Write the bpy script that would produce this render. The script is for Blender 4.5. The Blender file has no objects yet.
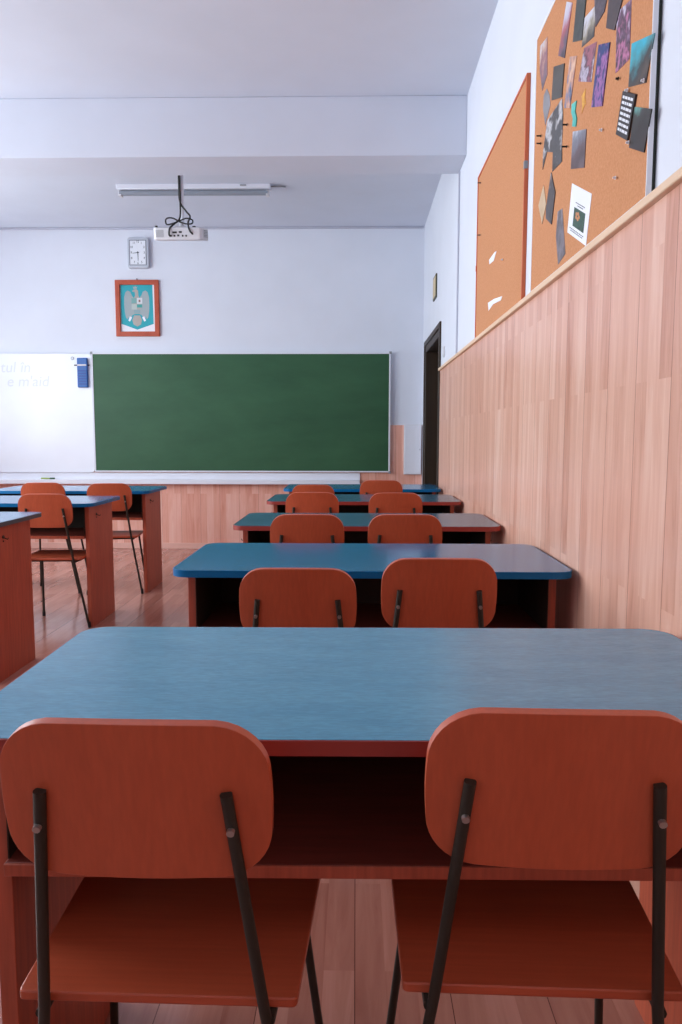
import bpy, bmesh, math, random
from mathutils import Vector, Matrix
C = bpy.context.scene.collection
random.seed(7)

# ------------------------------------------------------------------ helpers
def lin(c):
    c /= 255.0
    return c / 12.92 if c <= .04045 else ((c + .055) / 1.055) ** 2.4
def rgb(r, g, b): return (lin(r), lin(g), lin(b), 1.0)

class MB:
    def __init__(s): s.bm = bmesh.new()
    def box(s, x0, x1, y0, y1, z0, z1):
        v = [s.bm.verts.new((x, y, z)) for x in (x0, x1) for y in (y0, y1) for z in (z0, z1)]
        for f in ((0, 1, 3, 2), (4, 6, 7, 5), (0, 4, 5, 1), (2, 3, 7, 6), (0, 2, 6, 4), (1, 5, 7, 3)):
            s.bm.faces.new([v[i] for i in f])
        return s
    def prism(s, pts, axis, d0, d1):
        """extrude a 2-D outline along axis ('x': pts are (y,z); 'y': (x,z); 'z': (x,y))"""
        def P(p, d): return {'x': (d, p[0], p[1]), 'y': (p[0], d, p[1]), 'z': (p[0], p[1], d)}[axis]
        a = [s.bm.verts.new(P(p, d0)) for p in pts]; b = [s.bm.verts.new(P(p, d1)) for p in pts]
        s.bm.faces.new(a); s.bm.faces.new(b[::-1])
        n = len(pts)
        for i in range(n): s.bm.faces.new((a[i], b[i], b[(i + 1) % n], a[(i + 1) % n]))
        return s
    def ring(s, outer, inner, axis, d0, d1):
        def P(p, d): return {'x': (d, p[0], p[1]), 'y': (p[0], d, p[1]), 'z': (p[0], p[1], d)}[axis]
        n = len(outer)
        o0, o1, i0, i1 = ([s.bm.verts.new(P(p, d)) for p in L] for L, d in ((outer, d0), (outer, d1), (inner, d0), (inner, d1)))
        for i in range(n):
            j = (i + 1) % n
            for q in ((o0[i], o0[j], o1[j], o1[i]), (i0[i], i1[i], i1[j], i0[j]), (o0[i], i0[i], i0[j], o0[j]), (o1[i], o1[j], i1[j], i1[i])):
                s.bm.faces.new(q)
        return s
    def tube(s, pts, r, seg=10, cap=True):
        pts = [Vector(p) for p in pts]; rings = []
        up = Vector((0, 0, 1)) if abs((pts[1] - pts[0]).normalized().z) < .9 else Vector((0, 1, 0))
        for i, p in enumerate(pts):
            t = (pts[min(i + 1, len(pts) - 1)] - pts[max(i - 1, 0)]).normalized()
            a = t.cross(up)
            if a.length < 1e-4: a = t.cross(Vector((1, 0, 0)))
            a.normalize(); b = t.cross(a).normalized(); up = -b if i else up
            up = b.cross(t) if False else up
            rings.append([s.bm.verts.new(p + r * (math.cos(k * 2 * math.pi / seg) * a + math.sin(k * 2 * math.pi / seg) * b)) for k in range(seg)])
            up = a.cross(t) if a.cross(t).dot(up) > 0 else -a.cross(t)
        for A, B in zip(rings, rings[1:]):
            for k in range(seg): s.bm.faces.new((A[k], A[(k + 1) % seg], B[(k + 1) % seg], B[k]))
        if cap: s.bm.faces.new(rings[0][::-1]); s.bm.faces.new(rings[-1])
        return s
    def disc(s, c, axis, d, r, seg=16):
        c = Vector(c); u = {'x': Vector((d, 0, 0)), 'y': Vector((0, d, 0)), 'z': Vector((0, 0, d))}[axis]
        return s.tube([c, c + u], r, seg)
    def build(s, name, mat, parent=None, bevel=0, smooth=True, seg=2):
        bm = s.bm
        bmesh.ops.recalc_face_normals(bm, faces=bm.faces)
        me = bpy.data.meshes.new(name); bm.to_mesh(me); bm.free()
        o = bpy.data.objects.new(name, me); C.objects.link(o)
        me.materials.append(mat)
        if smooth:
            for p in me.polygons: p.use_smooth = True
            me.set_sharp_from_angle(angle=math.radians(32))
        if bevel:
            m = o.modifiers.new('bevel', 'BEVEL'); m.width = bevel; m.segments = seg; m.limit_method = 'ANGLE'; m.angle_limit = math.radians(40)
            m.harden_normals = False
        if parent: o.parent = parent
        return o

def rrect(x0, x1, y0, y1, r, n=7):
    if not hasattr(r, '__len__'): r = (r,) * 4
    out = []
    for (cx, cy, a0), q in zip(((x1 - r[0], y1 - r[0], 0), (x0 + r[1], y1 - r[1], 90), (x0 + r[2], y0 + r[2], 180), (x1 - r[3], y0 + r[3], 270)), r):
        for k in range(n):
            a = math.radians(a0 + 90 * k / (n - 1)); out.append((cx + q * math.cos(a), cy + q * math.sin(a)))
    return out

def tag(o, label, cat, group=None):
    o['label'] = label; o['category'] = cat
    if group: o['group'] = group
    return o
def thing(name, label, cat, loc=(0, 0, 0), rz=0, group=None):
    o = bpy.data.objects.new(name, None); C.objects.link(o)
    o.empty_display_size = .1; o.location = loc; o.rotation_euler = (0, 0, rz)
    return tag(o, label, cat, group)
def struct(o):
    o['kind'] = 'structure'; return o
def copy_tree(o, parent=None):
    c = o.copy(); C.objects.link(c)
    if parent: c.parent = parent
    for ch in list(o.children): copy_tree(ch, c)
    return c

# ------------------------------------------------------------------ materials
def new_mat(name):
    m = bpy.data.materials.new(name); m.use_nodes = True
    nt = m.node_tree; return m, nt, nt.nodes['Principled BSDF']
def N(nt, t, **kw):
    n = nt.nodes.new(t)
    for k, v in kw.items():
        if k in n.inputs: n.inputs[k].default_value = v
        else: setattr(n, k, v)
    return n
def plain(name, col, rough=.5, metal=0, spec=.5, bump=0, bscale=200):
    m, nt, b = new_mat(name)
    n = N(nt, 'ShaderNodeTexNoise', Scale=3.0, Detail=3.0)
    tc = N(nt, 'ShaderNodeTexCoord'); nt.links.new(tc.outputs['Object'], n.inputs['Vector'])
    mx = N(nt, 'ShaderNodeMix', data_type='RGBA')
    mx.inputs['A'].default_value = tuple(c * .95 for c in col[:3]) + (1,); mx.inputs['B'].default_value = tuple(min(1, c * 1.05) for c in col[:3]) + (1,)
    nt.links.new(n.outputs['Fac'], mx.inputs['Factor']); nt.links.new(mx.outputs['Result'], b.inputs['Base Color'])
    b.inputs['Roughness'].default_value = rough; b.inputs['Metallic'].default_value = metal; b.inputs['Specular IOR Level'].default_value = spec
    if bump:
        n2 = N(nt, 'ShaderNodeTexNoise', Scale=bscale, Detail=2.0); nt.links.new(tc.outputs['Object'], n2.inputs['Vector'])
        bp = N(nt, 'ShaderNodeBump', Strength=bump, Distance=.001); nt.links.new(n2.outputs['Fac'], bp.inputs['Height']); nt.links.new(bp.outputs['Normal'], b.inputs['Normal'])
    return m

def grain(name, ca, cb, scale, rough=.4, spec=.5, fine=None, rand=.12, fc=(.88, 1.16)):
    """wood grain / brushed laminate: stretched noise in object space"""
    m, nt, b = new_mat(name); L = nt.links.new
    tc = N(nt, 'ShaderNodeTexCoord'); oi = N(nt, 'ShaderNodeObjectInfo')
    off = N(nt, 'ShaderNodeVectorMath', operation='SCALE'); off.inputs[0].default_value = (3.1, 5.7, 2.3); off.inputs['Scale'].default_value = 1
    ml = N(nt, 'ShaderNodeMath', operation='MULTIPLY'); ml.inputs[1].default_value = 9; L(oi.outputs['Random'], ml.inputs[0]); L(ml.outputs[0], off.inputs['Scale'])
    ad = N(nt, 'ShaderNodeVectorMath', operation='ADD'); L(tc.outputs['Object'], ad.inputs[0]); L(off.outputs[0], ad.inputs[1])
    mp = N(nt, 'ShaderNodeMapping'); mp.inputs['Scale'].default_value = scale; L(ad.outputs[0], mp.inputs['Vector'])
    n1 = N(nt, 'ShaderNodeTexNoise', Scale=1.0, Detail=5.0, Roughness=.6, Distortion=.6); L(mp.outputs[0], n1.inputs['Vector'])
    cr = N(nt, 'ShaderNodeValToRGB'); cr.color_ramp.elements[0].position = .3; cr.color_ramp.elements[1].position = .72
    cr.color_ramp.elements[0].color = ca; cr.color_ramp.elements[1].color = cb; L(n1.outputs['Fac'], cr.inputs['Fac'])
    col = cr.outputs['Color']
    if fine:
        mp2 = N(nt, 'ShaderNodeMapping'); mp2.inputs['Scale'].default_value = fine; L(ad.outputs[0], mp2.inputs['Vector'])
        n2 = N(nt, 'ShaderNodeTexNoise', Scale=1.0, Detail=3.0); L(mp2.outputs[0], n2.inputs['Vector'])
        r2 = N(nt, 'ShaderNodeMapRange'); r2.inputs['From Min'].default_value = .35; r2.inputs['From Max'].default_value = .7; r2.inputs['To Min'].default_value = fc[0]; r2.inputs['To Max'].default_value = fc[1]
        L(n2.outputs['Fac'], r2.inputs['Value'])
        vm = N(nt, 'ShaderNodeVectorMath', operation='SCALE'); L(col, vm.inputs[0]); L(r2.outputs[0], vm.inputs['Scale']); col = vm.outputs[0]
    if rand:
        r3 = N(nt, 'ShaderNodeMapRange'); r3.inputs['To Min'].default_value = 1 - rand; r3.inputs['To Max'].default_value = 1 + rand; L(oi.outputs['Random'], r3.inputs['Value'])
        vm = N(nt, 'ShaderNodeVectorMath', operation='SCALE'); L(col, vm.inputs[0]); L(r3.outputs[0], vm.inputs['Scale']); col = vm.outputs[0]
    L(col, b.inputs['Base Color'])
    b.inputs['Roughness'].default_value = rough; b.inputs['Specular IOR Level'].default_value = spec
    if fine:
        bp = N(nt, 'ShaderNodeBump', Strength=.12, Distance=.0006); L(n2.outputs['Fac'], bp.inputs['Height']); L(bp.outputs['Normal'], b.inputs['Normal'])
    return m

def planks(name, lenax, widax, cols, wide, length, rough, mortar=(.4, .2, .15), msize=.002, gs=1.0, spec=.5, board=0):
    """staggered wood strips; lenax/widax are the object axes along and across the strips"""
    m, nt, b = new_mat(name); L = nt.links.new
    tc = N(nt, 'ShaderNodeTexCoord'); sp = N(nt, 'ShaderNodeSeparateXYZ'); L(tc.outputs['Object'], sp.inputs[0])
    cb = N(nt, 'ShaderNodeCombineXYZ'); L(sp.outputs[lenax], cb.inputs[0]); L(sp.outputs[widax], cb.inputs[1])
    def brick(off, c1, c2):
        br = N(nt, 'ShaderNodeTexBrick', offset=off, offset_frequency=2, squash=1.0)
        br.inputs['Color1'].default_value = c1; br.inputs['Color2'].default_value = c2; br.inputs['Mortar'].default_value = c1
        br.inputs['Scale'].default_value = 1; br.inputs['Mortar Size'].default_value = 0; br.inputs['Brick Width'].default_value = length; br.inputs['Row Height'].default_value = wide
        L(cb.outputs[0], br.inputs['Vector']); return br
    br = brick(.37, (0, 0, 0, 1), (1, 1, 1, 1))
    # grain, shifted per strip
    v = N(nt, 'ShaderNodeVectorMath', operation='SCALE'); L(br.outputs['Color'], v.inputs[0]); v.inputs['Scale'].default_value = 17
    ad = N(nt, 'ShaderNodeVectorMath', operation='ADD'); L(cb.outputs[0], ad.inputs[0]); L(v.outputs[0], ad.inputs[1])
    mp = N(nt, 'ShaderNodeMapping'); mp.inputs['Scale'].default_value = (2.2 * gs, 26 * gs, 1); L(ad.outputs[0], mp.inputs['Vector'])
    n1 = N(nt, 'ShaderNodeTexNoise', Scale=1.0, Detail=6.0, Roughness=.62, Distortion=.9); L(mp.outputs[0], n1.inputs['Vector'])
    a = N(nt, 'ShaderNodeMath', operation='MULTIPLY'); L(br.outputs['Color'], a.inputs[0]); a.inputs[1].default_value = .42
    g = N(nt, 'ShaderNodeMath', operation='MULTIPLY_ADD'); L(n1.outputs['Fac'], g.inputs[0]); g.inputs[1].default_value = .95; L(a.outputs[0], g.inputs[2])
    cr = N(nt, 'ShaderNodeValToRGB'); e = cr.color_ramp.elements
    e[0].position = .30; e[0].color = cols[0]; e[1].position = .98; e[1].color = cols[-1]
    for i, c in enumerate(cols[1:-1]):
        x = e.new(.30 + .68 * (i + 1) / (len(cols) - 1)); x.color = c
    L(g.outputs[0], cr.inputs['Fac']); col = cr.outputs['Color']
    if board:   # the seams between the wide boards the strips are printed on
        sx = N(nt, 'ShaderNodeMath', operation='DIVIDE'); L(sp.outputs[widax], sx.inputs[0]); sx.inputs[1].default_value = board
        fr = N(nt, 'ShaderNodeMath', operation='FRACT'); L(sx.outputs[0], fr.inputs[0])
        lt = N(nt, 'ShaderNodeMath', operation='LESS_THAN'); L(fr.outputs[0], lt.inputs[0]); lt.inputs[1].default_value = msize / board
        mx = N(nt, 'ShaderNodeMix', data_type='RGBA'); L(lt.outputs[0], mx.inputs['Factor']); L(col, mx.inputs['A']); mx.inputs['B'].default_value = mortar; col = mx.outputs['Result']
    L(col, b.inputs['Base Color']); b.inputs['Roughness'].default_value = rough; b.inputs['Specular IOR Level'].default_value = spec
    return m

def blotch(name, cols, scale=(8, 8, 8), rough=.4, seed=0., axis_mix=.5, detail=3., spec=.4):
    """printed picture: patches of several colours, varying with height and place"""
    m, nt, b = new_mat(name); L = nt.links.new
    tc = N(nt, 'ShaderNodeTexCoord'); mp = N(nt, 'ShaderNodeMapping'); mp.inputs['Scale'].default_value = scale; mp.inputs['Location'].default_value = (seed, seed * 1.7, seed * .6)
    L(tc.outputs['Generated'], mp.inputs['Vector'])
    n = N(nt, 'ShaderNodeTexNoise', Scale=1.0, Detail=detail, Roughness=.6); L(mp.outputs[0], n.inputs['Vector'])
    sp = N(nt, 'ShaderNodeSeparateXYZ'); L(tc.outputs['Generated'], sp.inputs[0])
    a = N(nt, 'ShaderNodeMath', operation='MULTIPLY'); L(sp.outputs['Z'], a.inputs[0]); a.inputs[1].default_value = axis_mix
    s = N(nt, 'ShaderNodeMapRange'); s.inputs['From Min'].default_value = .36; s.inputs['From Max'].default_value = .64; s.inputs['To Max'].default_value = 1 - axis_mix; L(n.outputs['Fac'], s.inputs['Value'])
    t = N(nt, 'ShaderNodeMath', operation='ADD'); L(a.outputs[0], t.inputs[0]); L(s.outputs[0], t.inputs[1])
    cr = N(nt, 'ShaderNodeValToRGB'); cr.color_ramp.interpolation = 'B_SPLINE' if False else 'LINEAR'
    e = cr.color_ramp.elements; e[0].color = cols[0]; e[0].position = .08; e[1].color = cols[-1]; e[1].position = .92
    for i, c in enumerate(cols[1:-1]):
        x = e.new(.08 + .84 * (i + 1) / (len(cols) - 1)); x.color = c
    L(t.outputs[0], cr.inputs['Fac']); L(cr.outputs['Color'], b.inputs['Base Color'])
    b.inputs['Roughness'].default_value = rough; b.inputs['Specular IOR Level'].default_value = spec
    return m

M = {}
M['wall'] = plain('wall_paint', rgb(221, 225, 234), .7, spec=.3, bump=.15, bscale=90)
M['ceiling'] = plain('ceiling_paint', rgb(212, 217, 228), .8, spec=.2, bump=.1, bscale=60)
M['chair'] = grain('chair_veneer', rgb(186, 84, 52), rgb(194, 91, 58), (14, 14, 1.0), .38, .5, fine=(150, 150, 5), rand=.05, fc=(.95, 1.06))
M['seat'] = grain('seat_veneer', rgb(178, 78, 48), rgb(188, 86, 55), (1.6, 10, 10), .35, .5, fine=(6, 150, 150), rand=.05, fc=(.95, 1.06))
M['panel'] = grain('desk_panel_veneer', rgb(168, 76, 52), rgb(184, 90, 64), (8, 8, 1.2), .42, .45, fine=(120, 120, 7), rand=.05)
M['shelf'] = grain('shaded_shelf_veneer', rgb(112, 46, 34), rgb(126, 54, 42), (1.2, 8, 8), .45, .45, fine=(7, 120, 120), rand=.05)  # panel veneer darkened, the shade under the top put into its colour
M['back'] = grain('painted_shade_interior', rgb(46, 36, 28), rgb(56, 42, 33), (1.2, 8, 8), .6, .3, rand=0)  # near-black brown: shade inside the desk painted into the colour
M['blue'] = grain('blue_laminate', rgb(2, 106, 152), rgb(12, 120, 166), (3, 14, 14), .17, .55, fine=(26, 170, 170), rand=.03)
M['blue_worn'] = grain('worn_blue_laminate', rgb(68, 138, 168), rgb(82, 152, 180), (6, 26, 26), .24, .55, fine=(60, 260, 260), rand=.0)
M['teal'] = grain('teal_laminate', rgb(42, 94, 120), rgb(56, 108, 134), (3, 14, 14), .2, .28, fine=(26, 170, 170), rand=.03)
M['blue_edge'] = plain('blue_edge_band', rgb(0, 100, 154), .35, spec=.25)
M['red_edge'] = plain('red_brown_edge_band', rgb(150, 52, 42), .4)
M['grey_edge'] = plain('dark_grey_edge_band', rgb(70, 80, 88), .4)
M['tube'] = plain('black_painted_tube', rgb(46, 43, 36), .45, spec=.4)
M['rubber'] = plain('black_rubber', rgb(28, 27, 26), .7)
M['steel'] = plain('screw_steel', rgb(180, 178, 175), .3, metal=.8)
M['alu'] = plain('aluminium', rgb(200, 204, 212), .4, metal=.35)
M['white_metal'] = plain('white_enamel', rgb(226, 228, 236), .4)
M['white_plastic'] = plain('white_plastic', rgb(214, 214, 218), .4)
M['whiteboard'] = plain('whiteboard_enamel', rgb(232, 236, 244), .28, spec=.5)
M['board_frame'] = plain('pale_silver_frame', rgb(240, 242, 246), .35)
M['black'] = plain('black_plastic', rgb(32, 32, 30), .5)
M['grey'] = plain('grey_plastic', rgb(140, 142, 146), .5)
M['silver'] = plain('silver_plastic', rgb(196, 201, 210), .35, metal=.2)
M['paper'] = plain('white_paper', rgb(236, 238, 244), .7)
M['ink'] = plain('dark_ink', rgb(60, 64, 72), .6)
M['faint'] = plain('wiped_marker_ink', rgb(216, 220, 230), .4)
M['door'] = grain('dark_door_veneer', rgb(44, 32, 22), rgb(60, 44, 30), (10, 10, 1), .5, .4, rand=0)
M['trimwood'] = grain('pale_trim_wood', rgb(224, 188, 154), rgb(236, 204, 174), (10, 1.5, 10), .45, .4, rand=0)
M['orangewood'] = grain('orange_frame_wood', rgb(196, 92, 52), rgb(214, 112, 68), (9, 9, 2), .45, .4, rand=.03)
W4 = [rgb(192, 132, 110), rgb(214, 160, 138), rgb(225, 174, 152), rgb(235, 192, 172)]
M['wains_right'] = planks('laminate_wainscot_side', 2, 1, W4, .066, .78, .3, rgb(150, 90, 76), .0022, board=.198)
M['wains_far'] = planks('laminate_wainscot_front', 2, 0, [rgb(214, 144, 122), rgb(226, 164, 144), rgb(234, 178, 160), rgb(240, 194, 178)], .066, .9, .3, rgb(168, 104, 90), .0022, board=.198)
M['floor'] = planks('laminate_floor', 1, 0, [rgb(150, 94, 80), rgb(166, 110, 95), rgb(178, 122, 106), rgb(192, 136, 121)], .066, .5, .16, rgb(96, 56, 48), .002, spec=.7, board=.198)

def cork_mat(name, a, b_, c):
    m, nt, b = new_mat(name); L = nt.links.new
    tc = N(nt, 'ShaderNodeTexCoord')
    n1 = N(nt, 'ShaderNodeTexNoise', Scale=150.0, Detail=4.0, Roughness=.7); L(tc.outputs['Object'], n1.inputs['Vector'])
    n2 = N(nt, 'ShaderNodeTexNoise', Scale=4.0, Detail=2.0); L(tc.outputs['Object'], n2.inputs['Vector'])
    cr = N(nt, 'ShaderNodeValToRGB'); cr.color_ramp.elements[0].position = .35; cr.color_ramp.elements[1].position = .7
    cr.color_ramp.elements[0].color = a; cr.color_ramp.elements[1].color = b_; L(n1.outputs['Fac'], cr.inputs['Fac'])
    mx = N(nt, 'ShaderNodeMix', data_type='RGBA'); mx.inputs['B'].default_value = c; L(cr.outputs['Color'], mx.inputs['A'])
    mm = N(nt, 'ShaderNodeMath', operation='MULTIPLY'); mm.inputs[1].default_value = .5; L(n2.outputs['Fac'], mm.inputs[0]); L(mm.outputs[0], mx.inputs['Factor'])
    L(mx.outputs['Result'], b.inputs['Base Color']); b.inputs['Roughness'].default_value = .85; b.inputs['Specular IOR Level'].default_value = .2
    bp = N(nt, 'ShaderNodeBump', Strength=.3, Distance=.001); L(n1.outputs['Fac'], bp.inputs['Height']); L(bp.outputs['Normal'], b.inputs['Normal'])
    return m
M['cork'] = cork_mat('cork_sheet', rgb(190, 128, 88), rgb(212, 154, 112), rgb(206, 144, 104))

def chalk_mat():
    m, nt, b = new_mat('green_chalkboard'); L = nt.links.new
    tc = N(nt, 'ShaderNodeTexCoord'); mp = N(nt, 'ShaderNodeMapping'); mp.inputs['Scale'].default_value = (1.1, 1, 3.0); mp.inputs['Rotation'].default_value = (0, .35, 0); L(tc.outputs['Object'], mp.inputs['Vector'])
    n1 = N(nt, 'ShaderNodeTexNoise', Scale=1.3, Detail=6.0, Roughness=.6); L(mp.outputs[0], n1.inputs['Vector'])
    cr = N(nt, 'ShaderNodeValToRGB'); cr.color_ramp.elements[0].position = .3; cr.color_ramp.elements[1].position = .75
    cr.color_ramp.elements[0].color = rgb(40, 82, 54); cr.color_ramp.elements[1].color = rgb(54, 98, 66); L(n1.outputs['Fac'], cr.inputs['Fac'])
    L(cr.outputs['Color'], b.inputs['Base Color']); b.inputs['Roughness'].default_value = .5; b.inputs['Specular IOR Level'].default_value = .35
    return m
M['chalk'] = chalk_mat()

# ------------------------------------------------------------------ room
XW, YF, H, XL, YB = .664, 7.55, 3.194, -4.3, -3.0
struct(MB().box(XL - .2, XW + .4, YB - .2, YF + .2, -.1, 0).build('floor', M['floor'], smooth=False))
struct(MB().box(XL - .2, XW + .4, YB - .2, YF + .2, H, H + .1).build('ceiling', M['ceiling'], smooth=False))
struct(MB().box(XL - .2, XW + .4, YF, YF + .2, 0, H).build('wall_front', M['wall'], smooth=False))
struct(MB().box(XL - .2, XW + .4, YB - .2, YB, 0, H).build('wall_rear', M['wall'], smooth=False))
DY0, DY1, DZ = 6.02, 7.24, 2.00
struct(MB().box(XW, XW + .2, YB, DY0, 0, H).box(XW, XW + .2, DY1, YF, 0, H).box(XW, XW + .2, DY0, DY1, DZ, H).build('wall_right', M['wall'], smooth=False))
WIN = [(-2.6, -.6), (1.5, 3.3), (3.8, 5.4), (5.8, 7.2)]
wl = MB(); ys = [YB] + [y for w in WIN for y in w] + [YF]
for i in range(0, len(ys), 2): wl.box(XL - .2, XL, ys[i], ys[i + 1], 0, H)
for a, b_ in WIN: wl.box(XL - .2, XL, a, b_, 0, .9); wl.box(XL - .2, XL, a, b_, 2.9, H)
struct(wl.build('wall_left', M['wall'], smooth=False))
for i, (a, b_) in enumerate(WIN):
    f = MB().box(XL - .12, XL - .06, a, a + .06, .9, 2.9).box(XL - .12, XL - .06, b_ - .06, b_, .9, 2.9).box(XL - .12, XL - .06, a + .06, b_ - .06, .9, .96).box(XL - .12, XL - .06, a + .06, b_ - .06, 2.84, 2.9)
    f.box(XL - .12, XL - .06, (a + b_) / 2 - .03, (a + b_) / 2 + .03, .96, 2.84)
    struct(f.build('window_%d' % (i + 1), M['white_metal'], bevel=.004))
# ceiling beam across the room, and the small moulding where the front wall meets the ceiling
struct(MB().box(XL, XW, 4.731, 5.054, 2.846, H).build('trim_1', M['ceiling'], bevel=.004))
M['moulding'] = plain('grey_moulding', rgb(186, 188, 202), .6)
struct(MB().box(XL, XW - .02, YF - .02, YF, H - .020, H).build('trim_2', M['moulding'], bevel=.006))
# wainscots
struct(MB().box(.6560, XW, YB, 5.93, 0, 1.66).build('trim_3', M['wains_right'], smooth=False))
struct(MB().box(.640, XW, YB, 5.93, 1.6585, 1.679).build('trim_4', M['trimwood'], bevel=.003))
struct(MB().box(XL, XW, YF - .015, YF, 0, 1.262).build('trim_5', M['wains_far'], smooth=False))
struct(MB().box(XL, XW, YF - .026, YF - .015, 0, .06).build('baseboard_front', plain('pink_skirting', rgb(224, 176, 160), .5), bevel=.003))
# thin conduit running down the side wall behind the beam
struct(MB().box(XW - .010, XW, 4.99, 5.02, 1.679, 2.846).build('trim_6', M['moulding'], bevel=.003))
# door
dl = MB().box(.78, .82, DY0 + .06, DY1 - .06, 0, DZ - .06).build('door_1', M['door'], bevel=.003); struct(dl)
fr = MB().box(.658, .864, DY0, DY0 + .06, 0, DZ).box(.658, .864, DY1 - .06, DY1, 0, DZ).box(.658, .864, DY0 + .06, DY1 - .06, DZ - .06, DZ)
fr.box(.649, .664, DY0 - .07, DY0, 0, DZ + .045).box(.649, .664, DY1, DY1 + .07, 0, DZ + .045).box(.649, .664, DY0, DY1, DZ, DZ + .045)
fr.build('door_frame', M['door'], dl, bevel=.004)
MB().box(.775, .785, DY0 + .12, DY0 + .16, .95, 1.15).tube([(.775, DY0 + .14, 1.07), (.735, DY0 + .14, 1.07), (.73, DY0 + .26, 1.07)], .009).build('door_handle', M['alu'], dl)

# ------------------------------------------------------------------ school desk
DW, DD, DZT = 1.19, .5775, .755       # width, depth, height of the table top
def make_desk(top, edge, label):
    t = thing('school_desk', label, 'desk', group='double school desks')
    w = DW / 2; th = .021
    o = rrect(-w, w, 0, DD, .055); i = rrect(-w + .003, w - .003, .003, DD - .003, .052)
    MB().prism(i, 'z', DZT - th + .0004, DZT).build('tabletop', top, t, smooth=True)
    MB().ring(o, i, 'z', DZT - th, DZT - .0006).build('edge_band', edge, t)
    for s in (-1, 1):
        a, b_ = sorted((s * (w - .040), s * (w - .065)))
        p = MB().box(a, b_, .065, .485, 0, DZT - th).build('side_panel', M['panel'], t, bevel=.0015)
        xo = s * (w - .040)
        hk = MB().disc((xo, .19, .675), 'x', s * .004, .008).tube([(xo + s * .004, .19, .672), (xo + s * .022, .19, .664), (xo + s * .026, .19, .672)], .0022, 6)
        hk.disc((xo, .19, .655), 'x', s * .003, .004)
        hk.build('bag_hook', M['tube'], p)
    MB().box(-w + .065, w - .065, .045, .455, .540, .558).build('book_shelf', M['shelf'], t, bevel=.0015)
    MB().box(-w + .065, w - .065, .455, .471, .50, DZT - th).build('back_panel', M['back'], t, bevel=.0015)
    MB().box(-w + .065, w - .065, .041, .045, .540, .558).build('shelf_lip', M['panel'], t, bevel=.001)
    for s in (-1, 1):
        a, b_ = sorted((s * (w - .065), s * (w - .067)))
        MB().box(a, b_, .055, .455, .558, DZT - th).build('shade_liner', M['back'], t)  # thin dark sheet added to imitate shade on the inner side
    return t
ROWS = [.930, 2.149, 3.245, 4.495, 5.575]
CX = .047
specs = [('blue_worn', 'red_edge', 'nearest double school desk, scuffed pale blue top with red-brown front edge', .010),
         ('blue', 'blue_edge', 'second desk from the camera beside the wood-panelled wall, glossy blue top with bright blue edge', 0),
         ('teal', 'red_edge', 'third desk along the panelled wall, teal-grey top with red-brown edge', 0),
         ('teal', 'red_edge', 'fourth desk along the panelled wall, smaller in view, teal top with red-brown edge', 0),
         ('blue', 'blue_edge', 'farthest blue desk along the panelled wall, just in front of the chalkboard tray', 0)]
protos = {}
def place_desk(top, edge, label, x, y, rz):
    k = (top, edge)
    if k not in protos: d = protos[k] = make_desk(M[top], M[edge], label)
    else: d = copy_tree(protos[k]); d['label'] = label
    d.location = (x, y, 0); d.rotation_euler = (0, 0, rz)
    return d
for (tp, ed, lb, rz), y in zip(specs, ROWS): place_desk(tp, ed, lb, CX if rz == 0 else .045, y, rz)
place_desk('blue', 'grey_edge', 'nearest desk of the left column, cut off at the left, with dark grey edged top', -1.618 - DW / 2, 3.25, 0)
place_desk('blue', 'blue_edge', 'middle desk of the left column, tall red-brown end panel facing the aisle', -1.545 - DW / 2, 4.305, 0)
place_desk('blue', 'blue_edge', 'farthest desk of the left column, under the whiteboard and chalkboard corner', -1.492 - DW / 2, 5.31, 0)

# ------------------------------------------------------------------ school chair
def back_bm(w=.303, z0=.632, z1=.826, th=.013):
    mb = MB(); bm = mb.bm; hw = w / 2; h = z1 - z0; n = 28; rt, rb = .062, .058
    cols = []
    for i in range(n + 1):
        u = -math.cos(math.pi * i / n) * .9985
        x = u * hw
        d = hw - abs(x)
        top = z1 - (rt - math.sqrt(max(0, rt * rt - (rt - d) ** 2)) if d < rt else 0) + .004 * (1 - u * u)
        bot = z0 + (rb - math.sqrt(max(0, rb * rb - (rb - d) ** 2)) if d < rb else 0) - .003 * (1 - u * u)
        def Y(z): return -.229 - (z - .737) * .176 - .012 * (1 - u * u)
        cols.append([[bm.verts.new((x * (1 + .012 * math.sin(math.pi * k / 4)), Y(bot + (top - bot) * k / 4) + dy, bot + (top - bot) * k / 4 + dy * .17)) for k in range(5)] for dy in (0, th)])
    for A, B in zip(cols, cols[1:]):
        for k in range(4):
            bm.faces.new((A[0][k], B[0][k], B[0][k + 1], A[0][k + 1])); bm.faces.new((A[1][k], A[1][k + 1], B[1][k + 1], B[1][k]))
        bm.faces.new((A[0][4], B[0][4], B[1][4], A[1][4])); bm.faces.new((A[0][0], A[1][0], B[1][0], B[0][0]))
    for e in (cols[0], cols[-1]):
        for k in range(4): bm.faces.new((e[0][k], e[0][k + 1], e[1][k + 1], e[1][k]))
    return mb
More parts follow.
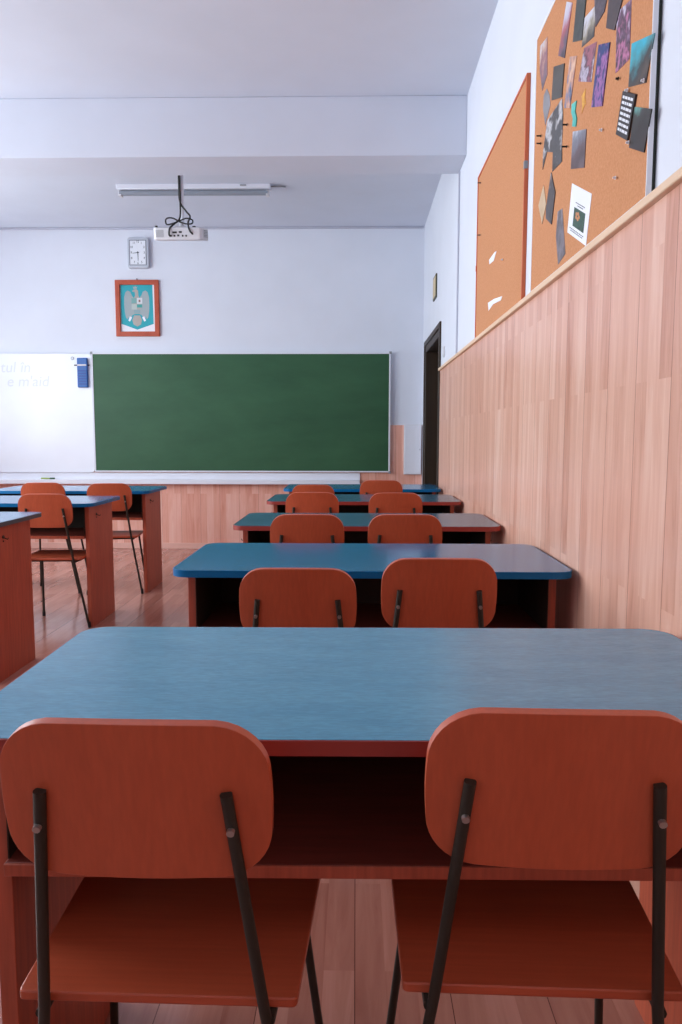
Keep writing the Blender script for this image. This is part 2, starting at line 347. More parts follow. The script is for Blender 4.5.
def make_chair(label):
    t = thing('school_chair', label, 'chair', group='red-brown school chairs')
    out = [(-.174, -.17), (.174, -.17), (.188, .165), (-.188, .165)]
    rr = []
    for i, p in enumerate(out):   # slightly rounded corners
        a, b_, c = Vector(out[i - 1]), Vector(p), Vector(out[(i + 1) % 4]); r = (.008, .008, .03, .03)[i]
        u, v = (a - b_).normalized(), (c - b_).normalized()
        for k in range(6):
            s = k / 5; q = (b_ + u * r) * (1 - s) ** 2 + b_ * 2 * s * (1 - s) + (b_ + v * r) * s * s; rr.append((q.x, q.y))
    MB().prism(rr, 'z', .427, .440).build('seat', M['seat'], t, bevel=.002)
    bk = back_bm().build('backrest', M['chair'], t, bevel=.0022)
    for s in (-1, 1):
        # rear leg: one tube from the back of the backrest down past the seat to the floor
        top = Vector((s * .104, -.2415, .744)); mid = Vector((s * .136, -.1815, .43)); foot = Vector((s * .191, -.105, .012))
        pts = [top + (mid - top) * k / 4 for k in range(4)] + [mid + Vector((0, -.001, .03)) * 0 + (foot - mid) * k / 5 for k in range(6)]
        lg = MB().tube(pts, .0072, 12).build('leg', M['tube'], t)
        MB().tube([foot + Vector((0, 0, .02)) * 1.0 - (foot - mid).normalized() * .004, Vector((s * .193, -.103, 0))], .0098, 10).build('foot_cap', M['rubber'], lg)
        q = top + (mid - top) * .14
        sc = MB().tube([q + Vector((0, -.006, 0)), q + Vector((0, -.0115, -.0015))], .0046, 10).build('screw', M['steel'], bk)
        # front leg
        a = Vector((s * .150, .105, .424)); f = Vector((s * .187, .200, .012))
        lg = MB().tube([a, a + (f - a) * .5, f], .0072, 12).build('leg', M['tube'], t)
        MB().tube([f + Vector((-s * .002, -.004, .018)), Vector((s * .1878, .202, 0))], .0098, 10).build('foot_cap', M['rubber'], lg)
    sf = MB()
    for s in (-1, 1): sf.tube([(s * .141, -.180, .4185), (s * .147, -.04, .4185), (s * .150, .115, .4185)], .0075, 10)
    sf.tube([(-.148, .08, .4185), (.148, .08, .4185)], .007, 10); sf.tube([(-.143, -.12, .4185), (.143, -.12, .4185)], .007, 10)
    sf.build('seat_frame', M['tube'], t)
    return t
R = math.radians
chairs = [  # x, y, yaw, z scale, label
    (-.2485, 1.046, R(-1.0), 1.0, 'left-hand chair in the foreground at the nearest desk, red-brown back with two bright screws'),
    (.246, 1.062, R(-1.5), 1.012, 'right-hand chair in the foreground at the nearest desk, red-brown rounded back'),
    (-.150, 2.130, R(0), .976, 'left chair at the second desk with the bright blue edge, its back a little lower'),
    (.221, 2.175, R(0), 1.0, 'right chair at the second desk with the bright blue edge, red-brown back'),
    (-.200, 3.265, R(0), 1.0, 'left chair tucked behind the second desk, at the third desk by the panelled wall'),
    (.203, 3.275, R(0), 1.0, 'right chair tucked behind the second desk, at the third desk by the panelled wall'),
    (-.250, 4.470, R(0), 1.0, 'left chair at the fourth desk by the panelled wall, only its back showing'),
    (.226, 4.455, R(0), 1.0, 'right chair at the fourth desk by the panelled wall, only its back showing'),
    (-.305, 5.530, R(0), .97, 'left small chair at the farthest wall-side desk, under the chalkboard'),
    (.180, 5.530, R(0), 1.01, 'right small chair at the farthest wall-side desk, nearest the chalkboard corner'),
    (-1.800, 4.460, R(3), .985, 'chair at the middle left-column desk, thin dark legs standing on bare floor'),
    (-1.770, 5.420, R(9), .985, 'right-hand chair at the farthest left-column desk, beside the end panel'),
    (-2.220, 5.420, R(4), .99, 'left-hand chair at the farthest left-column desk, mostly hidden by another chair back'),
]
ch0 = None
for x, y, a, sz, lb in chairs:
    if ch0 is None: c = ch0 = make_chair(lb)
    else: c = copy_tree(ch0); c['label'] = lb
    c.location = (x, y, 0); c.rotation_euler = (0, 0, a); c.scale = (1.03 if y < 1.1 else 1, 1, sz)

# ------------------------------------------------------------------ text helper
def text_mesh(name, body, size, mat, parent, loc, rot, thick=.0003, align='CENTER', shear=0.0):
    cu = bpy.data.curves.new(name + '_curve', 'FONT'); cu.body = body; cu.size = size; cu.extrude = thick; cu.align_x = align; cu.align_y = 'CENTER'; cu.shear = shear
    tmp = bpy.data.objects.new(name + '_tmp', cu); C.objects.link(tmp)
    bpy.context.view_layer.update()
    me = bpy.data.meshes.new_from_object(tmp.evaluated_get(bpy.context.evaluated_depsgraph_get()))
    bpy.data.objects.remove(tmp); bpy.data.curves.remove(cu)
    me.name = name; me.materials.clear(); me.materials.append(mat)
    o = bpy.data.objects.new(name, me); C.objects.link(o); o.parent = parent; o.location = loc; o.rotation_euler = rot
    return o
FRONT = (math.pi / 2, 0, 0)            # text that faces -Y

# ------------------------------------------------------------------ front wall: boards
t = thing('chalkboard', 'wide green chalkboard in a thin silver frame on the front wall', 'chalkboard', (-1.15, YF - .015, .79))
def L_(ob, p): return ob
x0, x1, z0, z1 = -2.632 + 1.15, .326 + 1.15, 0.012, 1.962 - .79
MB().box(x0, x1, -.030, 0, z0, z1).build('writing_surface', M['chalk'], t, smooth=False)
fo = [(x0 - .014, z0 - .014), (x1 + .016, z0 - .014), (x1 + .016, z1 + .014), (x0 - .014, z1 + .014)]; fi = [(x0, z0), (x1, z0), (x1, z1), (x0, z1)]
MB().ring(fo, fi, 'y', -.036, 0).build('frame', M['white_metal'], t, bevel=.003)
for x, z in ((x0 - .012, z1 + .012), (x1 + .012, z1 + .012), (x1 + .012, z0 - .012)): MB().box(x - .012, x + .012, -.0395, -.0365, z - .012, z + .012).build('corner_cap', M['grey'], t, bevel=.001)
t = thing('whiteboard', 'white dry-erase board left of the chalkboard with faint wiped writing', 'whiteboard', (-3.40, YF - .015, .79))
x0, x1, z0, z1 = -.68, .750, -.008, 1.18
MB().prism(rrect(x0 + .004, x1 - .004, z0 + .004, z1 - .004, .03), 'y', -.022, 0).build('writing_surface', M['whiteboard'], t)
MB().ring(rrect(x0, x1, z0, z1, .034), rrect(x0 + .004, x1 - .004, z0 + .004, z1 - .004, .03), 'y', -.027, 0).build('frame', M['white_metal'], t)
w1 = text_mesh('wiped_writing', 'tul în', .15, M['faint'], t, (-.02, -.0225, 1.04), FRONT, shear=.15)
w1['label'] = 'faint half-wiped handwriting'
text_mesh('wiped_writing', "e m'aid", .15, M['faint'], t, (.10, -.0225, .90), FRONT, shear=.15)['label'] = 'second faint line of half-wiped handwriting'
t = thing('chalk_tray', 'long white tray running under the whiteboard and chalkboard', 'tray', (-2.03, YF - .0145, .668))
MB().box(-2.1, 2.07, -.012, 0, 0, .112).build('back_plate', M['white_metal'], t, bevel=.002)
MB().box(-2.1, 2.07, -.095, -.012, 0, .045).build('ledge', M['white_metal'], t, bevel=.004)
t = thing('marker_pen', 'small green and yellow marker pen lying in the white tray', 'pen', (-3.12, YF - .065, .7213))
MB().tube([(-.07, 0, 0), (.02, 0, 0)], .0082, 12).build('barrel', plain('yellow_green_plastic', rgb(150, 172, 84), .4), t)
MB().tube([(.02, 0, 0), (.068, 0, 0)], .0088, 12).build('cap', plain('dark_green_plastic', rgb(40, 80, 40), .4), t)
# blue hanging chalkboard duster holder with a pale clip
t = thing('board_duster', 'bright blue ribbed duster hanging beside the top left chalkboard corner', 'duster', (-2.733, YF - .0425, 1.632))
bl = plain('blue_plastic', rgb(12, 88, 164), .4)
b_ = MB().box(-.052, .052, -.030, 0, 0, .292).build('body', bl, t, bevel=.008)
rb = MB()
for k in range(6): rb.box(-.042, .042, -.034, -.030, .028 + k * .026, .040 + k * .026)
rb.build('rib', plain('deep_blue_plastic', rgb(6, 66, 148), .4), b_, bevel=.002)
MB().box(-.046, .046, -.037, -.029, .212, .228).build('clip', M['white_plastic'], t, bevel=.003)
MB().tube([(-.085, -.012, .221), (.072, -.012, .221)], .006, 8).build('hook_bar', M['black'], t)
t = thing('round_magnet', 'small grey round magnet at the top right of the whiteboard', 'magnet', (-2.838, YF - .037, 1.922))
MB().disc((0, 0, 0), 'y', -.007, .017, 20).build('body', M['grey'], t, bevel=.002)
MB().disc((0, -.007, 0), 'y', -.0012, .011, 20).build('face_plate', M['silver'], t)
# white wall cabinet in the corner behind the door
t = thing('wall_cabinet', 'flat white metal cabinet in the front corner beside the dark door', 'cabinet', (.562, YF - .015, .769))
MB().box(-.083, .091, -.045, 0, 0, .497).build('body', M['white_plastic'], t, bevel=.003)
MB().box(-.078, .086, -.052, -.0455, .006, .491).build('door', M['white_metal'], t, bevel=.002)
MB().disc((.074, -.052, .25), 'y', -.004, .008).build('lock', M['alu'], t)

# ------------------------------------------------------------------ clock
t = thing('wall_clock', 'silver rectangular wall clock high on the front wall', 'clock', (-2.152, YF, 2.797))
MB().prism(rrect(-.105, .105, 0, .292, .022), 'y', -.045, 0).build('case', M['silver'], t, bevel=.006)
MB().box(-.078, .078, -.0465, -.045, .032, .262).build('face', plain('clock_face_white', rgb(232, 236, 242), .4), t)
MB().ring([(-.084, .026), (.084, .026), (.084, .268), (-.084, .268)], [(-.078, .032), (.078, .032), (.078, .262), (-.078, .262)], 'y', -.049, -.045).build('bezel', plain('dark_bezel', rgb(110, 116, 130), .4), t)
nm = [(0, .104), (.036, .092), (.062, .052), (.064, 0), (.062, -.052), (.036, -.092), (0, -.102), (-.036, -.092), (-.062, -.052), (-.064, 0), (-.062, .052), (-.036, .092)]
for k, (x, z) in enumerate(nm):
    text_mesh('numeral', str(k if k else 12), .03, M['ink'], t, (x, -.0468, .147 + z), FRONT)
def hand(name, ang, ln, w):
    d = Vector((math.sin(ang), 0, math.cos(ang))); p = Vector((d.z, 0, -d.x)) * w; o = Vector((0, 0, .147))
    return MB().prism([((o - d * .012 + p).x, (o - d * .012 + p).z), ((o - d * .012 - p).x, (o - d * .012 - p).z), ((o + d * ln - p * .4).x, (o + d * ln - p * .4).z), ((o + d * ln + p * .4).x, (o + d * ln + p * .4).z)], 'y', -.0505, -.0490).build(name, M['ink'], t)
hand('hour_hand', R(263), .052, .004); hand('minute_hand', R(178), .082, .003)
MB().disc((0, -.049, .147), 'y', -.003, .006).build('hub', M['ink'], t)

# ------------------------------------------------------------------ framed coat of arms
t = thing('framed_crest', 'red-brown framed crest of a grey eagle on turquoise below the clock', 'picture', (-2.178, YF, 2.14))
ow, oh, fw = .218, .548, .046
MB().ring([(-ow, 0), (ow, 0), (ow, oh), (-ow, oh)], [(-ow + fw, fw), (ow - fw, fw), (ow - fw, oh - fw), (-ow + fw, oh - fw)], 'y', -.028, 0).build('frame', grain('crest_frame_wood', rgb(170, 70, 44), rgb(192, 88, 58), (9, 9, 9), .45, .4, rand=0), t, bevel=.004)
pr = MB().box(-ow + fw, ow - fw, -.008, 0, fw, oh - fw).build('backing_card', M['paper'], t)
teal = plain('turquoise_print', rgb(36, 166, 178), .6); eag = plain('pale_grey_print', rgb(160, 172, 174), .6); eag2 = plain('warm_grey_print', rgb(176, 168, 160), .6)
a, c = -ow + fw + .004, ow - fw - .020
MB().prism([(a, oh - fw), (c, oh - fw), (c + .004, .122), ((a + c) / 2, .066), (a, .124)], 'y', -.0086, -.008).build('shield_ground', teal, pr)
m_ = (a + c) / 2
wing = [(.020, .36), (.050, .405), (.062, .435), (.090, .448), (.112, .430), (.124, .385), (.126, .31), (.122, .24), (.112, .185), (.096, .165), (.090, .19), (.078, .172), (.070, .20), (.058, .185), (.045, .21), (.02, .22)]
for s in (-1, 1): MB().prism([(m_ + s * x, z) for x, z in wing], 'y', -.0091, -.0086).build('wing', eag, pr)
MB().prism([(m_ + x, z) for x, z in ((-.03, .22), (.03, .22), (.038, .30), (.03, .37), (.018, .40), (.016, .445), (-.002, .462), (-.03, .455), (-.046, .438), (-.018, .432), (-.014, .40), (-.03, .37), (-.038, .30))], 'y', -.0095, -.0091).build('eagle_body', eag2, pr)
MB().prism([(m_ + x, z) for x, z in ((-.030, .462), (.004, .466), (.012, .492), (-.002, .480), (-.012, .494), (-.022, .480), (-.036, .490))], 'y', -.0095, -.0088).build('crown', eag, pr)
MB().prism([(m_ + x, z) for x, z in ((-.03, .205), (.03, .205), (.048, .16), (.038, .118), (0, .096), (-.038, .118), (-.048, .16))], 'y', -.0095, -.0088).build('tail', eag2, pr)
for s in (-1, 1): MB().prism([(m_ + s * x, z) for x, z in ((.05, .185), (.072, .198), (.088, .155), (.072, .145))], 'y', -.0095, -.0088).build('talon', M['paper'], pr)
q = [(-.052, .322, 0, .374, plain('grey_green_print', rgb(120, 168, 164), .6)), (.002, .318, .056, .376, plain('white_print', rgb(214, 216, 218), .6)),
     (-.052, .262, 0, .316, plain('pale_print', rgb(184, 196, 190), .6)), (.002, .282, .054, .312, plain('green_print', rgb(66, 158, 150), .6)), (-.03, .226, .034, .262, plain('mid_grey_print', rgb(140, 166, 170), .6))]
for x_0, z_0, x_1, z_1, mt in q: MB().box(m_ + x_0, m_ + x_1, -.0102, -.0095, z_0, z_1).build('shield_quarter', mt, pr)
MB().box(m_ + .020, m_ + .038, -.0107, -.0102, .334, .358).build('charge', plain('brown_print', rgb(150, 110, 100), .6), pr)
MB().disc((0, -.006, oh + .008), 'y', -.006, .010, 10).build('hanger', M['grey'], t)

# ------------------------------------------------------------------ projector, lamp
t = thing('projector', 'white projector hanging from the ceiling on a thin pole with black cables', 'projector', (-1.222, 5.35, 2.497))
MB().prism(rrect(-.168, .168, -.12, .12, .025), 'z', 0, .082).build('body', M['white_plastic'], t, bevel=.008)
pt = MB()
for x, w, z in ((-.05, .016, .028), (-.022, .012, .028), (.004, .014, .03), (.034, .010, .028), (.058, .010, .028), (-.02, .03, .05), (.02, .02, .052)): pt.box(x - w / 2, x + w / 2, -.1225, -.1195, z - .006, z + .006)
pt.build('port', M['black'], t)
vg = MB()
for k in range(7): vg.box(-.150, -.095, -.1218, -.1195, .02 + k * .007, .0235 + k * .007)
for k in range(5): vg.box(.1715, .1735, -.07, .05, .02 + k * .01, .025 + k * .01)
vg.build('vent_grille', M['grey'], t)
MB().disc((.09, .12, .042), 'y', .02, .028, 20).build('lens', M['black'], t)
MB().disc((-.15, -.09, .082), 'z', .012, .010).disc((.105, -.07, .082), 'z', .010, .012).build('button', M['black'], t)
for ch in t.children:
    ch.rotation_euler = (R(13), 0, 0); ch.location = (0, 0, .012)
MB().box(-.035, .035, -.035, .035, .082, .10).disc((0, 0, .10), 'z', .04, .016).build('mount_bracket', M['white_plastic'], t, bevel=.003)
MB().disc((.006, 0, .14), 'z', H - 2.497 - .14, .0125).disc((.006, 0, H - 2.497 - .02), 'z', .02, .05, 20).build('ceiling_pole', M['white_metal'], t)
def curve_pts(ctrl, n=12):
    P = [Vector(p) for p in ctrl]; P = [P[0] * 2 - P[1]] + P + [P[-1] * 2 - P[-2]]; out = []
    for i in range(1, len(P) - 2):
        for k in range(n):
            s = k / n; a, b, c, d = P[i - 1:i + 3]
            out.append(.5 * ((2 * b) + (c - a) * s + (2 * a - 5 * b + 4 * c - d) * s * s + (3 * b - a - 3 * c + d) * s ** 3))
    return out + [P[-2]]
ztop = H - 2.497
cables = [[(-.004, -.022, ztop), (-.004, -.022, .40), (-.001, -.024, .26), (0, -.05, .15), (-.03, -.09, .10), (-.05, -.135, .06), (-.055, -.14, .016), (-.045, -.122, .011)],
          [(-.010, -.018, ztop), (-.010, -.018, .40), (-.004, -.020, .27), (.04, -.04, .20), (.075, -.07, .155), (.07, -.11, .10), (.085, -.14, .044), (.104, -.122, .022)]]
for c in cables: MB().tube(curve_pts(c), .0062, 8).build('cable', M['black'], t)
loop = [(0, -.05, .125), (-.05, -.07, .145), (-.088, -.08, .135), (-.086, -.08, .10), (-.05, -.075, .105), (0, -.06, .128), (.05, -.07, .142), (.092, -.08, .128), (.09, -.08, .105), (.05, -.075, .104), (0, -.055, .122)]
MB().tube(curve_pts(loop), .0052, 8).build('cable', M['black'], t)['label'] = 'cable tied in a bow'
MB().disc((.150, -.11, .035), 'y', -.012, .014).build('plug', M['black'], t) if False else None

t = thing('ceiling_lamp', 'long thin fluorescent lamp fixture on the ceiling behind the projector', 'lamp', (-1.335, 6.32, H - .004))
MB().box(-.63, .63, -.045, .045, -.036, .004).build('housing', M['white_metal'], t, bevel=.004)
MB().tube([(-.610, -.012, -.058), (.610, -.012, -.060)], .022, 14).build('tube', plain('frosted_lamp_glass', rgb(140, 147, 157), .3), t)
for s in (-1, 1): MB().box(s * .605 - .012, s * .605 + .012, -.03, .03, -.085, -.042).build('end_holder', M['white_plastic'], t, bevel=.003)
MB().tube([(.62, 0, -.008), (.72, 0, -.008), (.75, .02, -.006)], .006, 8).build('supply_cable', M['grey'], t)
MB().box(.385, .435, -.05, -.046, -.016, -.006).build('clip', M['grey'], t)

# small plate above the door
t = thing('door_sign', 'small yellowish plate in a dark edge on the side wall above the door', 'sign', (XW, 6.42, 2.30))
MB().box(-.012, 0, -.115, .115, -.005, .185).build('frame', plain('dark_olive_frame', rgb(76, 72, 54), .5), t, bevel=.002)
MB().box(-.014, -.012, -.10, .10, .010, .170).build('plate', plain('yellowed_plate', rgb(206, 184, 140), .5), t)
t = thing('light_switch', 'tiny white switch beside the dark door above the wood panelling', 'switch', (XW, 5.72, 1.745))
MB().box(-.008, 0, -.03, .03, 0, .075).build('plate', M['white_plastic'], t, bevel=.003)
MB().box(-.012, -.0085, -.016, .016, .018, .058).build('rocker', M['white_metal'], t, bevel=.002)

# ------------------------------------------------------------------ cork boards (side wall)
BZ = 1.6795
t = thing('cork_board', 'bare cork board in an orange wood frame, the farther of two above the panelling', 'pinboard', (XW, 3.575, BZ))
y0, y1, zt = -.560, .600, 2.532 - BZ
MB().box(-.012, 0, y0 + .012, y1 - .012, .006, zt - .012).build('cork_sheet', M['cork'], t, smooth=False)
MB().ring([(y0, 0), (y1, 0), (y1, zt), (y0, zt)], [(y0 + .012, .006), (y1 - .012, .006), (y1 - .012, zt - .012), (y0 + .012, zt - .012)], 'x', -.016, 0).build('frame', M['orangewood'], t, bevel=.002)
MB().box(-.018, -.003, y0 - .002, y0 + .014, .50, .53).build('clip', M['grey'], t, bevel=.002)
MB().box(-.018, -.003, y1 - .014, y1 + .003, .36, .39).build('clip', M['orangewood'], t, bevel=.002)
t = thing('cork_board', 'large photo-covered cork board in a silver frame, nearest on the side wall', 'pinboard', (XW, 2.28, BZ))
y0, y1, zt = 1.735 - 2.28, 2.850 - 2.28, 2.572 - BZ
MB().box(-.0185, -.0085, y0 + .004, y1 - .008, .002, zt - .010).build('cork_sheet', M['cork'], t, smooth=False)
MB().ring([(y0, 0), (y1, 0), (y1, zt), (y0, zt)], [(y0 + .004, .002), (y1 - .008, .002), (y1 - .008, zt - .010), (y0 + .004, zt - .010)], 'x', -.0205, -.0085).build('frame', M['board_frame'], t, bevel=.002)
MB().box(-.0083, 0, y0 + .004, y1 - .004, .002, zt - .004).build('shadow_gap_strip', plain('painted_gap_shadow', rgb(48, 54, 46), .7), t)  # dark sheet painted in for the shadow gap between board and wall

# photographs and papers; outlines are (y, z) on the wall, each a thin card standing off the cork
PX = XW - .0187
def card(name, cat, label, pts, mat, thick=.0009, lift=0.0, group='photos and papers pinned on the large cork board', part='print'):
    cy = sum(p[0] for p in pts) / len(pts); cz = sum(p[1] for p in pts) / len(pts)
    o = thing(name, label, cat, (PX, cy, cz), 0, group)
    MB().prism([(y - cy, z - cz) for y, z in pts], 'x', -thick - lift, 0).build(part, mat, o, smooth=False)
    return o, cy, cz
dk, wh = rgb(52, 50, 52), rgb(214, 214, 224)
PH = [
 ('photo_print', 'photo', 'narrow photo with a red mark at the far top corner of the large cork board', [(2.798,2.519),(2.691,2.498),(2.678,2.370),(2.744,2.347),(2.789,2.434)], [rgb(84,78,80), rgb(128,110,120), rgb(150,100,110), rgb(206,170,150), wh], 3.),
 ('photo_print', 'photo', 'tall photo, pale above and dark below, with a red streak, near the board top', [(2.454,2.480),(2.390,2.442),(2.459,2.318),(2.536,2.362)], [rgb(60,56,62), rgb(104,92,106), rgb(180,96,106), rgb(200,190,210), wh], 5.),
 ('photo_print', 'photo', 'dark green-grey photo of windows at the top edge of the large cork board', [(2.337,2.425),(2.246,2.374),(2.273,2.278),(2.367,2.319)], [rgb(44,48,48), rgb(70,76,72), rgb(58,64,62), rgb(88,92,84)], 1.),
 ('photo_print', 'photo', 'photo with white sky on top and dark ground below, touching the reddish photo', [(2.269,2.332),(2.154,2.309),(2.163,2.232),(2.278,2.260)], [rgb(58,56,54), rgb(84,82,78), rgb(160,150,130), wh, wh], 7.),
 ('photo_print', 'photo', 'dark slanted photo cut by the top of the picture, right of the white-sky photo', [(2.171,2.344),(2.055,2.279),(2.079,2.251),(2.150,2.250)], [rgb(60,56,62), rgb(96,86,96), rgb(70,64,72), rgb(150,130,140)], 2.),
 ('photo_print', 'photo', 'plain blackish photo cut by the top of the picture, left of the pink portrait', [(2.036,2.283),(1.923,2.219),(1.989,2.159),(2.055,2.198)], [rgb(66,58,60), rgb(78,68,70), rgb(62,55,58)], 4.),
 ('photo_print', 'photo', 'long slanted pink and white photo near the top right of the cork board', [(1.981,2.196),(1.879,2.172),(1.878,2.038),(1.974,2.050)], [rgb(50,44,48), rgb(196,120,160), rgb(70,56,66), rgb(130,92,122), rgb(210,206,224)], 6.),
 ('photo_print', 'photo', 'photo of a crowd under a bright turquoise sky beside the silver board edge', [(1.863,2.065),(1.722,2.017),(1.763,1.933),(1.875,1.973)], [rgb(52,48,46), rgb(88,76,66), rgb(60,62,60), rgb(70,150,160), rgb(50,180,204), rgb(50,180,204)], 8.),
 ('photo_print', 'photo', 'deep blue concert photo with a pink glow in its middle', [(2.113,2.186),(2.022,2.147),(2.067,2.011),(2.160,2.047)], [rgb(26,32,70), rgb(40,60,120), rgb(170,110,170), rgb(36,52,108), rgb(44,70,130), rgb(30,44,92)], 9.),
 ('photo_print', 'photo', 'reddish photo of a crowd in a dark border, left of the blue concert photo', [(2.254,2.247),(2.137,2.206),(2.174,2.119),(2.302,2.178)], [rgb(70,44,56), rgb(200,190,206), rgb(96,60,76), rgb(170,104,120), rgb(150,90,100)], 11.),
 ('photo_print', 'photo', 'peach and blue striped photo left of the reddish crowd photo', [(2.398,2.293),(2.324,2.260),(2.381,2.137),(2.444,2.164)], [rgb(56,64,88), rgb(120,130,160), rgb(200,150,130), rgb(230,190,160), rgb(224,200,190)], 12.),
 ('photo_print', 'photo', 'plain dark grey square photo left of the peach and blue photo', [(2.586,2.352),(2.456,2.301),(2.475,2.209),(2.603,2.254)], [rgb(74,70,64), rgb(84,80,72), rgb(70,66,60)], 13.),
 ('paper_cutout', 'paper', 'thin grey oval paper cutout at the far edge of the large cork board', [(2.680,2.326),(2.636,2.284),(2.625,2.248),(2.688,2.209),(2.727,2.281),(2.720,2.320)], [rgb(120,118,122), rgb(150,148,152), rgb(130,126,130)], 14.),
 ('paper_cutout', 'paper', 'large ragged dark grey cutout with white flecks on the far half of the board', [(2.475,2.205),(2.457,2.144),(2.461,2.070),(2.454,2.008),(2.570,2.017),(2.570,2.078),(2.650,2.108),(2.704,2.069),(2.703,2.127),(2.656,2.212),(2.576,2.209)], [rgb(66,64,62), rgb(84,82,80), rgb(76,72,70), rgb(206,204,206), rgb(96,92,88)], 15.),
 ('paper_cutout', 'paper', 'small turquoise figure-shaped cutout beside the yellow one', [(2.358,2.138),(2.309,2.128),(2.321,2.105),(2.301,2.074),(2.309,2.055),(2.346,2.070),(2.340,2.090),(2.360,2.116)], [rgb(70,176,166), rgb(96,204,190)], 16.),
 ('paper_cutout', 'paper', 'small yellow figure-shaped cutout below the blue concert photo', [(2.263,2.120),(2.225,2.125),(2.231,2.105),(2.219,2.082),(2.243,2.078),(2.256,2.070),(2.254,2.094)], [rgb(206,136,40), rgb(238,182,60)], 17.),
 ('photo_print', 'photo', 'photo with white lines on top and grey-brown below, mid-board under the cutouts', [(2.339,2.053),(2.204,2.007),(2.212,1.906),(2.349,1.949)], [rgb(112,96,100), rgb(88,74,76), rgb(104,86,90), rgb(130,132,144), wh], 18.),
 ('photo_print', 'photo', 'black photo with a turquoise glint on top, overlapping the white-text card', [(1.824,1.907),(1.721,1.860),(1.756,1.781),(1.852,1.827)], [rgb(44,40,36), rgb(54,46,42), rgb(48,44,40), rgb(60,60,54), rgb(120,190,180)], 19.),
 ('photo_print', 'photo', 'grey photo with curled edge low on the board, left of the white sheet', [(2.490,1.866),(2.435,1.860),(2.385,1.710),(2.466,1.696),(2.503,1.792)], [rgb(90,80,82), rgb(130,120,126), rgb(96,88,90), rgb(170,160,166)], 20.),
 ('paper_cutout', 'paper', 'beige kite-shaped paper at the far lower edge of the large cork board', [(2.684,2.011),(2.640,1.933),(2.691,1.883),(2.751,1.963)], [rgb(190,160,124), rgb(214,186,150), rgb(206,176,140)], 21.),
 ('paper_cutout', 'paper', 'dark pointed strip hanging beside the beige kite-shaped paper', [(2.582,2.018),(2.523,1.937),(2.558,1.845),(2.635,1.886),(2.637,1.916)], [rgb(66,60,60), rgb(90,84,84), rgb(76,70,70), rgb(190,186,188)], 22.),
]
for i, (nm_, cat, lb, pts, cols, sd) in enumerate(PH):
    am = .4 if 'concert' in lb or 'pink' in lb or 'ragged' in lb or 'reddish' in lb else .6
    if any(k in lb for k in ('turquoise sky', 'white sky', 'white lines', 'glint', 'pale above')): am = .82
    card(nm_, cat, lb, pts, blotch('print_%d' % i, cols, (1, 2.6, 3.0), .35, sd, am), lift=.0011 * (i % 3))
# card with white lettering
o, cy, cz = card('text_card', 'card', 'black card with rows of white lettering near the silver board edge', [(1.903,1.977),(1.816,1.931),(1.860,1.846),(1.942,1.892)], plain('black_card', rgb(46, 42, 44), .5), lift=.0045)
P0, P1, P2, P3 = [Vector((y - cy, z - cz)) for y, z in [(1.903,1.977),(1.816,1.931),(1.860,1.846),(1.942,1.892)]]
tx = MB(); rnd = random.Random(3)
for r in range(7):
    v0, v1 = .09 + r * .122, .09 + r * .122 + .062
    u = .10
    while u < .86:
        w = min(rnd.uniform(.10, .26), .90 - u)
        f = lambda a, b: (P0 * (1 - a) + P1 * a) * (1 - b) + (P3 * (1 - a) + P2 * a) * b
        tx.prism([tuple(f(u, v0)), tuple(f(u + w, v0)), tuple(f(u + w, v1)), tuple(f(u, v1))], 'x', -.0059, -.0050); u += w + .045
tx.build('lettering', M['paper'], o, smooth=False)
# white sheet with a small green and orange picture
pts = [(2.334,1.903),(2.137,1.811),(2.174,1.681),(2.369,1.770)]
o, cy, cz = card('paper_sheet', 'paper', 'white paper sheet with a green picture of an orange flower, low on the board', pts, M['paper'], lift=.0, part='sheet')
Q = [Vector((y - cy, z - cz)) for y, z in pts]
f = lambda a, b: tuple((Q[0] * (1 - a) + Q[1] * a) * (1 - b) + (Q[3] * (1 - a) + Q[2] * a) * b)
MB().prism([f(.25, .42), f(.82, .42), f(.82, .80), f(.25, .80)], 'x', -.0013, -.0009).build('picture', blotch('flower_print_ground', [rgb(40, 62, 52), rgb(60, 92, 76), rgb(50, 76, 66)], (3, 6, 6), .5, 2.), o, smooth=False)
for k in range(5):
    a = k * 2 * math.pi / 5; u, v = .46 + .075 * math.cos(a), .56 + .055 * math.sin(a)
    MB().prism([f(u + .05 * math.cos(b), v + .038 * math.sin(b)) for b in [j * math.pi / 4 for j in range(8)]], 'x', -.0016, -.0013).build('petal', plain('orange_print', rgb(206, 140, 96), .6), o) if k == 0 else MB().prism([f(u + .05 * math.cos(b), v + .038 * math.sin(b)) for b in [j * math.pi / 4 for j in range(8)]], 'x', -.0016, -.0013).build('petal', bpy.data.materials['orange_print'], o)
tl = MB()
for (u0, u1, v) in ((.30, .78, .31), (.40, .70, .355), (.10, .86, .86), (.16, .80, .90)):
    n = 9
    for k in range(n):
        a = u0 + (u1 - u0) * k / n; b = a + (u1 - u0) / n * .72
        tl.prism([f(a, v), f(b, v), f(b, v + .018), f(a, v + .018)], 'x', -.0012, -.0009)
tl.build('printed_text', M['ink'], o, smooth=False)
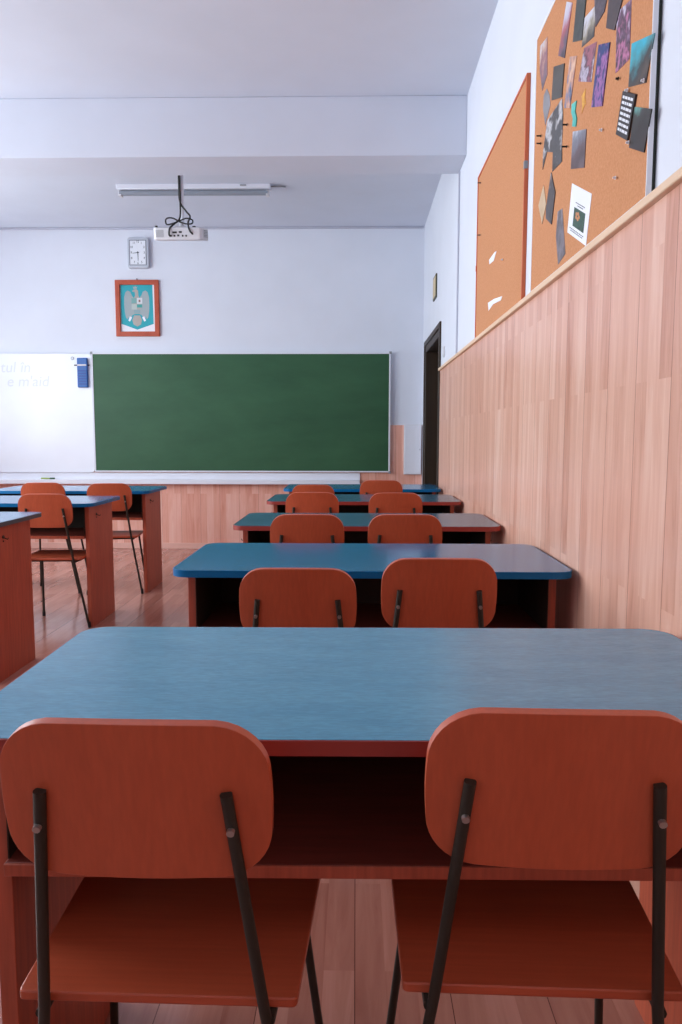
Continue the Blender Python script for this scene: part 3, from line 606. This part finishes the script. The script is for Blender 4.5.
# torn white scraps left on the bare cork board
PX2 = XW - .012
for lb, pts in (('upper white torn paper scrap on the bare cork board', [(3.641,2.018),(3.590,2.010),(3.660,1.975),(3.770,1.985),(3.784,2.015)]),
                ('lower row of white torn paper scraps on the bare cork board', [(3.791,1.814),(3.626,1.801),(3.426,1.771),(3.459,1.755),(3.649,1.775),(3.771,1.762)])):
    cy = sum(p[0] for p in pts) / len(pts); cz = sum(p[1] for p in pts) / len(pts)
    o = thing('paper_scrap', lb, 'paper', (PX2, cy, cz), 0, 'torn scraps on the bare cork board')
    MB().prism([(y - cy, (z - cz) * .8) for y, z in pts], 'x', -.0012, 0).build('torn_sheet', M['paper'], o, smooth=False)
# push pins
def pin(y, z, label, mat, ln=.007, px=PX):
    o = thing('push_pin', label, 'pin', (px, y, z), 0, 'push pins in the cork boards')
    MB().tube([(0, 0, 0), (-.006, 0, 0)], .0012, 6).build('needle', M['steel'], o)
    MB().tube([(-.004, 0, 0), (-.006, 0, 0)], .0044, 10).tube([(-.006, 0, 0), (-.004 - ln, 0, 0)], .0026, 10).build('head', mat, o)
wp = M['paper']; bp_ = M['black']
pin(2.056, 1.947, 'lone white pin on empty cork below the blue concert photo', wp)
pin(1.934, 1.786, 'lone white pin on empty cork, lower middle of the large board', wp)
pin(1.872, 1.965, 'white pin at the lower left corner of the turquoise-sky photo', wp)
pin(1.768, 1.940, 'white pin at the lower right corner of the turquoise-sky photo', wp)
pin(1.850, 1.838, 'white pin at the lower corner of the black turquoise-glint photo', wp)
pin(1.940, 2.022, 'dark pin alone on the cork left of the turquoise-sky photo', bp_)
pin(2.728, 2.190, 'upper dark pin by the far edge, left of the ragged dark cutout', bp_, .016)
pin(2.728, 2.165, 'lower dark pin by the far edge, left of the ragged dark cutout', bp_, .016)
pin(2.390, 2.029, 'dark pin just left of the photo with white lines', bp_, .016)
pin(2.395, 2.095, 'dark pin just right of the ragged dark cutout', bp_, .014)
pin(4.05, 2.20, 'long dark pin near the far edge of the bare cork board', bp_, .016, PX2)
pin(4.07, 2.47, 'dark pin at the far top corner of the bare cork board', bp_, .016, PX2)
pin(3.42, 1.93, 'white pin in the middle of the bare cork board', wp, .007, PX2)

# ------------------------------------------------------------------ light
w = bpy.data.worlds.new('daylight'); bpy.context.scene.world = w; w.use_nodes = True
bg = w.node_tree.nodes['Background']; bg.inputs['Color'].default_value = (.72, .80, 1.0, 1); bg.inputs['Strength'].default_value = .9
WP = [17, 142, 122, 29]
for (a, b_), p in zip(WIN, WP):
    l = bpy.data.lights.new('window_daylight', 'AREA'); l.shape = 'RECTANGLE'; l.size = 1.98; l.size_y = b_ - a - .04; l.energy = p; l.color = (.88, .95, 1.0)
    o = bpy.data.objects.new('window_daylight', l); C.objects.link(o); o.location = (XL - .22, (a + b_) / 2, 1.9); o.rotation_euler = (0, math.radians(-90), 0)

# ------------------------------------------------------------------ camera
cd = bpy.data.cameras.new('camera'); cam = bpy.data.objects.new('camera', cd); C.objects.link(cam)
cd.sensor_fit = 'VERTICAL'; cd.sensor_height = 36; cd.lens = 745 / 1024 * 36; cd.clip_start = .05
cam.location = (0, 0, 1.1468)
cam.rotation_mode = 'QUATERNION'
cam.rotation_quaternion = (Matrix.Rotation(.02, 3, 'Z') @ Matrix.Rotation(math.pi / 2 - .1009, 3, 'X') @ Matrix.Rotation(.0013, 3, 'Z')).to_quaternion()
S = bpy.context.scene; S.camera = cam
vs = S.view_settings; vs.view_transform = 'Standard'; vs.look = 'None'; vs.exposure = 0.0; vs.gamma = 1; vs.use_curve_mapping = False
S.cycles.max_bounces = 10; S.cycles.diffuse_bounces = 7; S.cycles.glossy_bounces = 4; S.cycles.use_denoising = True
S.cycles.sample_clamp_indirect = 8
